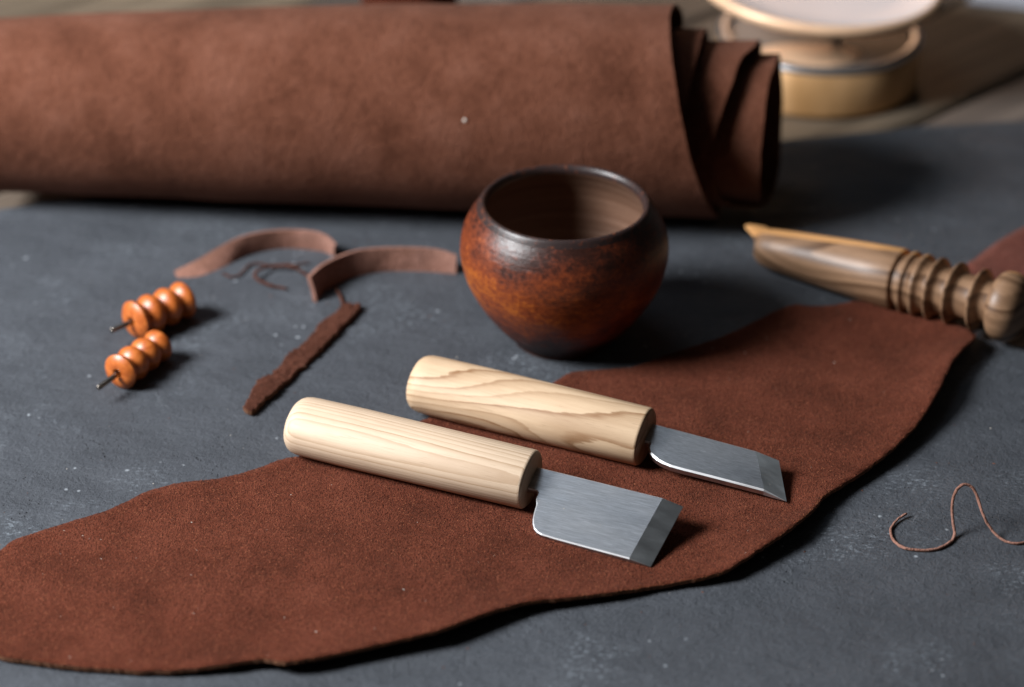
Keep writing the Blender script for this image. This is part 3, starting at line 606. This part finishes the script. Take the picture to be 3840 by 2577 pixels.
# ------------------------------------------------------------------ curled strips
def ribbon(name, low, up, thick, label, mat):
    a = catmull(low, 10); m_ = len(a)
    if len(up) != len(low): raise ValueError
    b = catmull(up, 10); R = []
    for i in range(m_):
        t = (a[min(i+1, m_-1)]-a[max(i-1, 0)]).normalized(); w = (b[i]-a[i]); nn = t.cross(w).normalized()*thick/2
        if nn.y < 0: nn = -nn
        l, u = a[i], b[i]; w = w.normalized()*0.3
        bow = nn.normalized()*0.7; mid = (l+u)/2 - bow*.5
        R.append([tuple(l+nn*2), tuple(l), tuple(l+w), tuple(mid), tuple(u-w), tuple(u), tuple(u+nn*2), tuple(mid+nn*2)])
    V, F = tube_rings(R); c = a[m_//2]; o = mesh_obj(name, V, F, mat, origin=tuple(c)); sharp(o, 50)
    return tag(o, label, 'leather strip', 'curled leather strips')
ribbon('curled_strip', STRIP_A_LOW, STRIP_A_UP, 1.6, 'curled brown leather strip bent into an arc, left of the pair behind the orange bits', M_strip)
ribbon('curled_strip', STRIP_B_LOW, STRIP_B_UP, 1.8, 'curled leather strip with a dark folded end, between the arced strip and the pot', M_strip)
def shaving(name, pts, r0, label, mat, cat, grp=None, rr=0.5, seed=0, seg=7, flat=.8):
    path = catmull(pts, 12)
    path = [p + Vector((nz(p.x*.8, seed), nz(p.y*.8, seed+3), 0))*rr for p in path]
    V, F = sweep(path, lambda t: r0*(0.55+0.45*sin(pi*min(1, max(0, t*.9+.05)))**.5+0.25*nz(t*30, seed)), seg, flat)
    o = mesh_obj(name, V, F, mat, origin=tuple(path[len(path)//2])); return tag(o, label, cat, grp)
G = 'thin leather shavings between the strips'
shaving('leather_shaving', SHRED1, 0.55, 'thin dark wavy leather shaving, the flatter one under the arced strip', M_rough, 'shaving', G, .7, 1)
shaving('leather_shaving', SHRED2, 0.85, 'thin brown leather shaving curled into a hook beside the folded strip end', M_rough, 'shaving', G, .5, 5)
shaving('leather_shaving', SHRED3, 0.8, 'short leather shaving running from the folded strip to the fuzzy suede strip', M_rough, 'shaving', G, .4, 9)
shaving('leather_lace', CORD, 0.62, 'thin brown leather lace looped in an S on the bare board at lower right', M_strip, 'lace', None, .25, 12, 10, 1.0)

# ------------------------------------------------------------------ things at the back
tin = thing('round_dish_stand', 'round brass-sided base with silver rim carrying a pale dish with warm light painted on its rim, blurred behind the roll', 'stand', (168, 310, TZ+0.9))
RT = 55.0
V, F = tube_rings(lathe_z([(RT-1.3, 0), (RT-.2, .8), (RT, 3), (RT, 24.4), (RT-.4, 24.8)], 96), True, False); mesh_obj('brass_wall', V, F, M_brass, tin)
V, F = tube_rings(lathe_z([(RT-.4, 24.8), (RT+.3, 25.8), (RT+.3, 27.6), (RT-.6, 28.6), (RT-4.6, 28.6), (RT-5.6, 27.6), (RT-5.8, 26.0)], 96), False, False); mesh_obj('silver_rim', V, F, M_silver, tin)
V, F = tube_rings(lathe_z([(RT-5.7, 26.0), (20, 25.8), (0.01, 25.8)], 96), False, True); mesh_obj('shiny_top', V, F, M_mirror, tin)
V, F = tube_rings([[(x+9, y, z) for x, y, z in r] for r in lathe_z([(5, 25.9), (3, 27), (2.2, 30), (2.2, 50), (3, 53.5)], 40)], False, False); mesh_obj('stem', V, F, M_stem, tin)
V, F = tube_rings(lathe_z([(0.01, 5.6), (30, 5.6), (52, 5.7), (62.0, 6.2)], 96), False, False); d0 = mesh_obj('dish', V, F, M_under, tin)
V, F = tube_rings([[(x*1.5-10, y*.78-30, z) for x, y, z in r] for r in lathe_z([(20, 26.0), (19.6, 26.7), (18.6, 27.0), (.01, 27.0)], 48)], False, True); mesh_obj('painted_warm_reflection', V, F, M_warm_glow, tin)  # warm reflection on the base top, modelled as a thin orange ellipse
V, F = tube_rings(lathe_z([(62.0, 6.2), (64.6, 6.8), (66.3, 8.5), (66.6, 11.0), (65.4, 12.8), (63.2, 13.0)], 96), False, False); mesh_obj('dish_rim', V, F, M_warm_glow, d0)
V, F = tube_rings(lathe_z([(63.2, 13.0), (56, 10.5), (40, 8), (0.01, 7.0)], 96), False, True); mesh_obj('dish_inside', V, F, M_pale, d0)
d0.location = (-0.003, -0.002, 0.0470); d0.rotation_euler = (radians(1.5), radians(3.0), 0)
def band(name, pts, h, th, mat, label, cat):
    R = []; P_ = catmull(pts, 8)
    for i, p in enumerate(P_):
        t = (P_[min(i+1, len(P_)-1)]-P_[max(i-1, 0)]).normalized(); nn = Vector((-t.y, t.x, 0))*th
        R.append([tuple(p), tuple(p+Vector((0, 0, h*(0.9+.1*sin(i))))), tuple(p+nn+Vector((0, 0, h))), tuple(p+nn)])
    V, F = tube_rings(R); return tag(mesh_obj(name, V, F, mat, origin=pts[0], smooth=False), label, cat)
band('leather_flap', [(-83, 330, TZ+1), (-80, 322, TZ+1), (-62, 317, TZ+1), (-44, 319, TZ+1), (-30, 332, TZ+1)], 52, 2, M_hide, 'dark brown leather piece standing behind the roll at the top edge', 'leather')
pp = poly_plate('paper_sheet', [(268, 415), (330, 398), (420, 470), (330, 520)], TZ+1.0, TZ+3.0, M_paper, bev=.5)
tag(pp, 'pale bluish sheet lying on the planks in the top right corner', 'paper')

# ------------------------------------------------------------------ crumbs
def crumbs(name, items, mat, host, label, cat):
    V = []; F = []
    for x, y, z, s_ in items:
        k = len(V); a0 = rnd.random()*6; e = rnd.uniform(1, 2.4)
        pts = [(cos(a0)*s_*e, sin(a0)*s_*e, 0), (-sin(a0)*s_, cos(a0)*s_, 0), (-cos(a0)*s_*e, -sin(a0)*s_*e, 0), (sin(a0)*s_, -cos(a0)*s_, 0), (0, 0, s_*.8), (0, 0, -s_*.4)]
        V += [(x+p[0], y+p[1], z+p[2]) for p in pts]
        F += [(k, k+1, k+4), (k+1, k+2, k+4), (k+2, k+3, k+4), (k+3, k, k+4), (k+1, k, k+5), (k+2, k+1, k+5), (k+3, k+2, k+5), (k, k+3, k+5)]
    o = mesh_obj(name, V, F, mat, smooth=False, origin=items[0][:3]); o['kind'] = 'stuff'; return tag(o, label, cat)
dep = bpy.context.evaluated_depsgraph_get(); dep.update()
def hit(x, y):
    ok, loc, *_ = scene.ray_cast(bpy.context.evaluated_depsgraph_get(), Vector((x*S, y*S, .2)), Vector((0, 0, -1)))
    return loc.z/S if ok else None
it = []
for _ in range(150):
    x = rnd.uniform(-200, 200); y = rnd.uniform(-235, 110); z = hit(x, y)
    if z is not None and z < 12: it.append((x, y, z+.03, rnd.choice([.10, .12, .15, .22])))
crumbs('pale_dust', it, M_crumb_pale, None, 'tiny pale dust crumbs scattered over the board and the hide', 'dust')
it = []
for _ in range(160):
    x = rnd.uniform(-200, 200); y = rnd.uniform(-235, 160); z = hit(x, y)
    if z is not None and z < .5: it.append((x, y, z+.05, rnd.choice([.15, .2, .3, .4])))
crumbs('brown_dust', it, M_crumb_brown, None, 'tiny brown leather crumbs scattered over the bare board', 'dust')
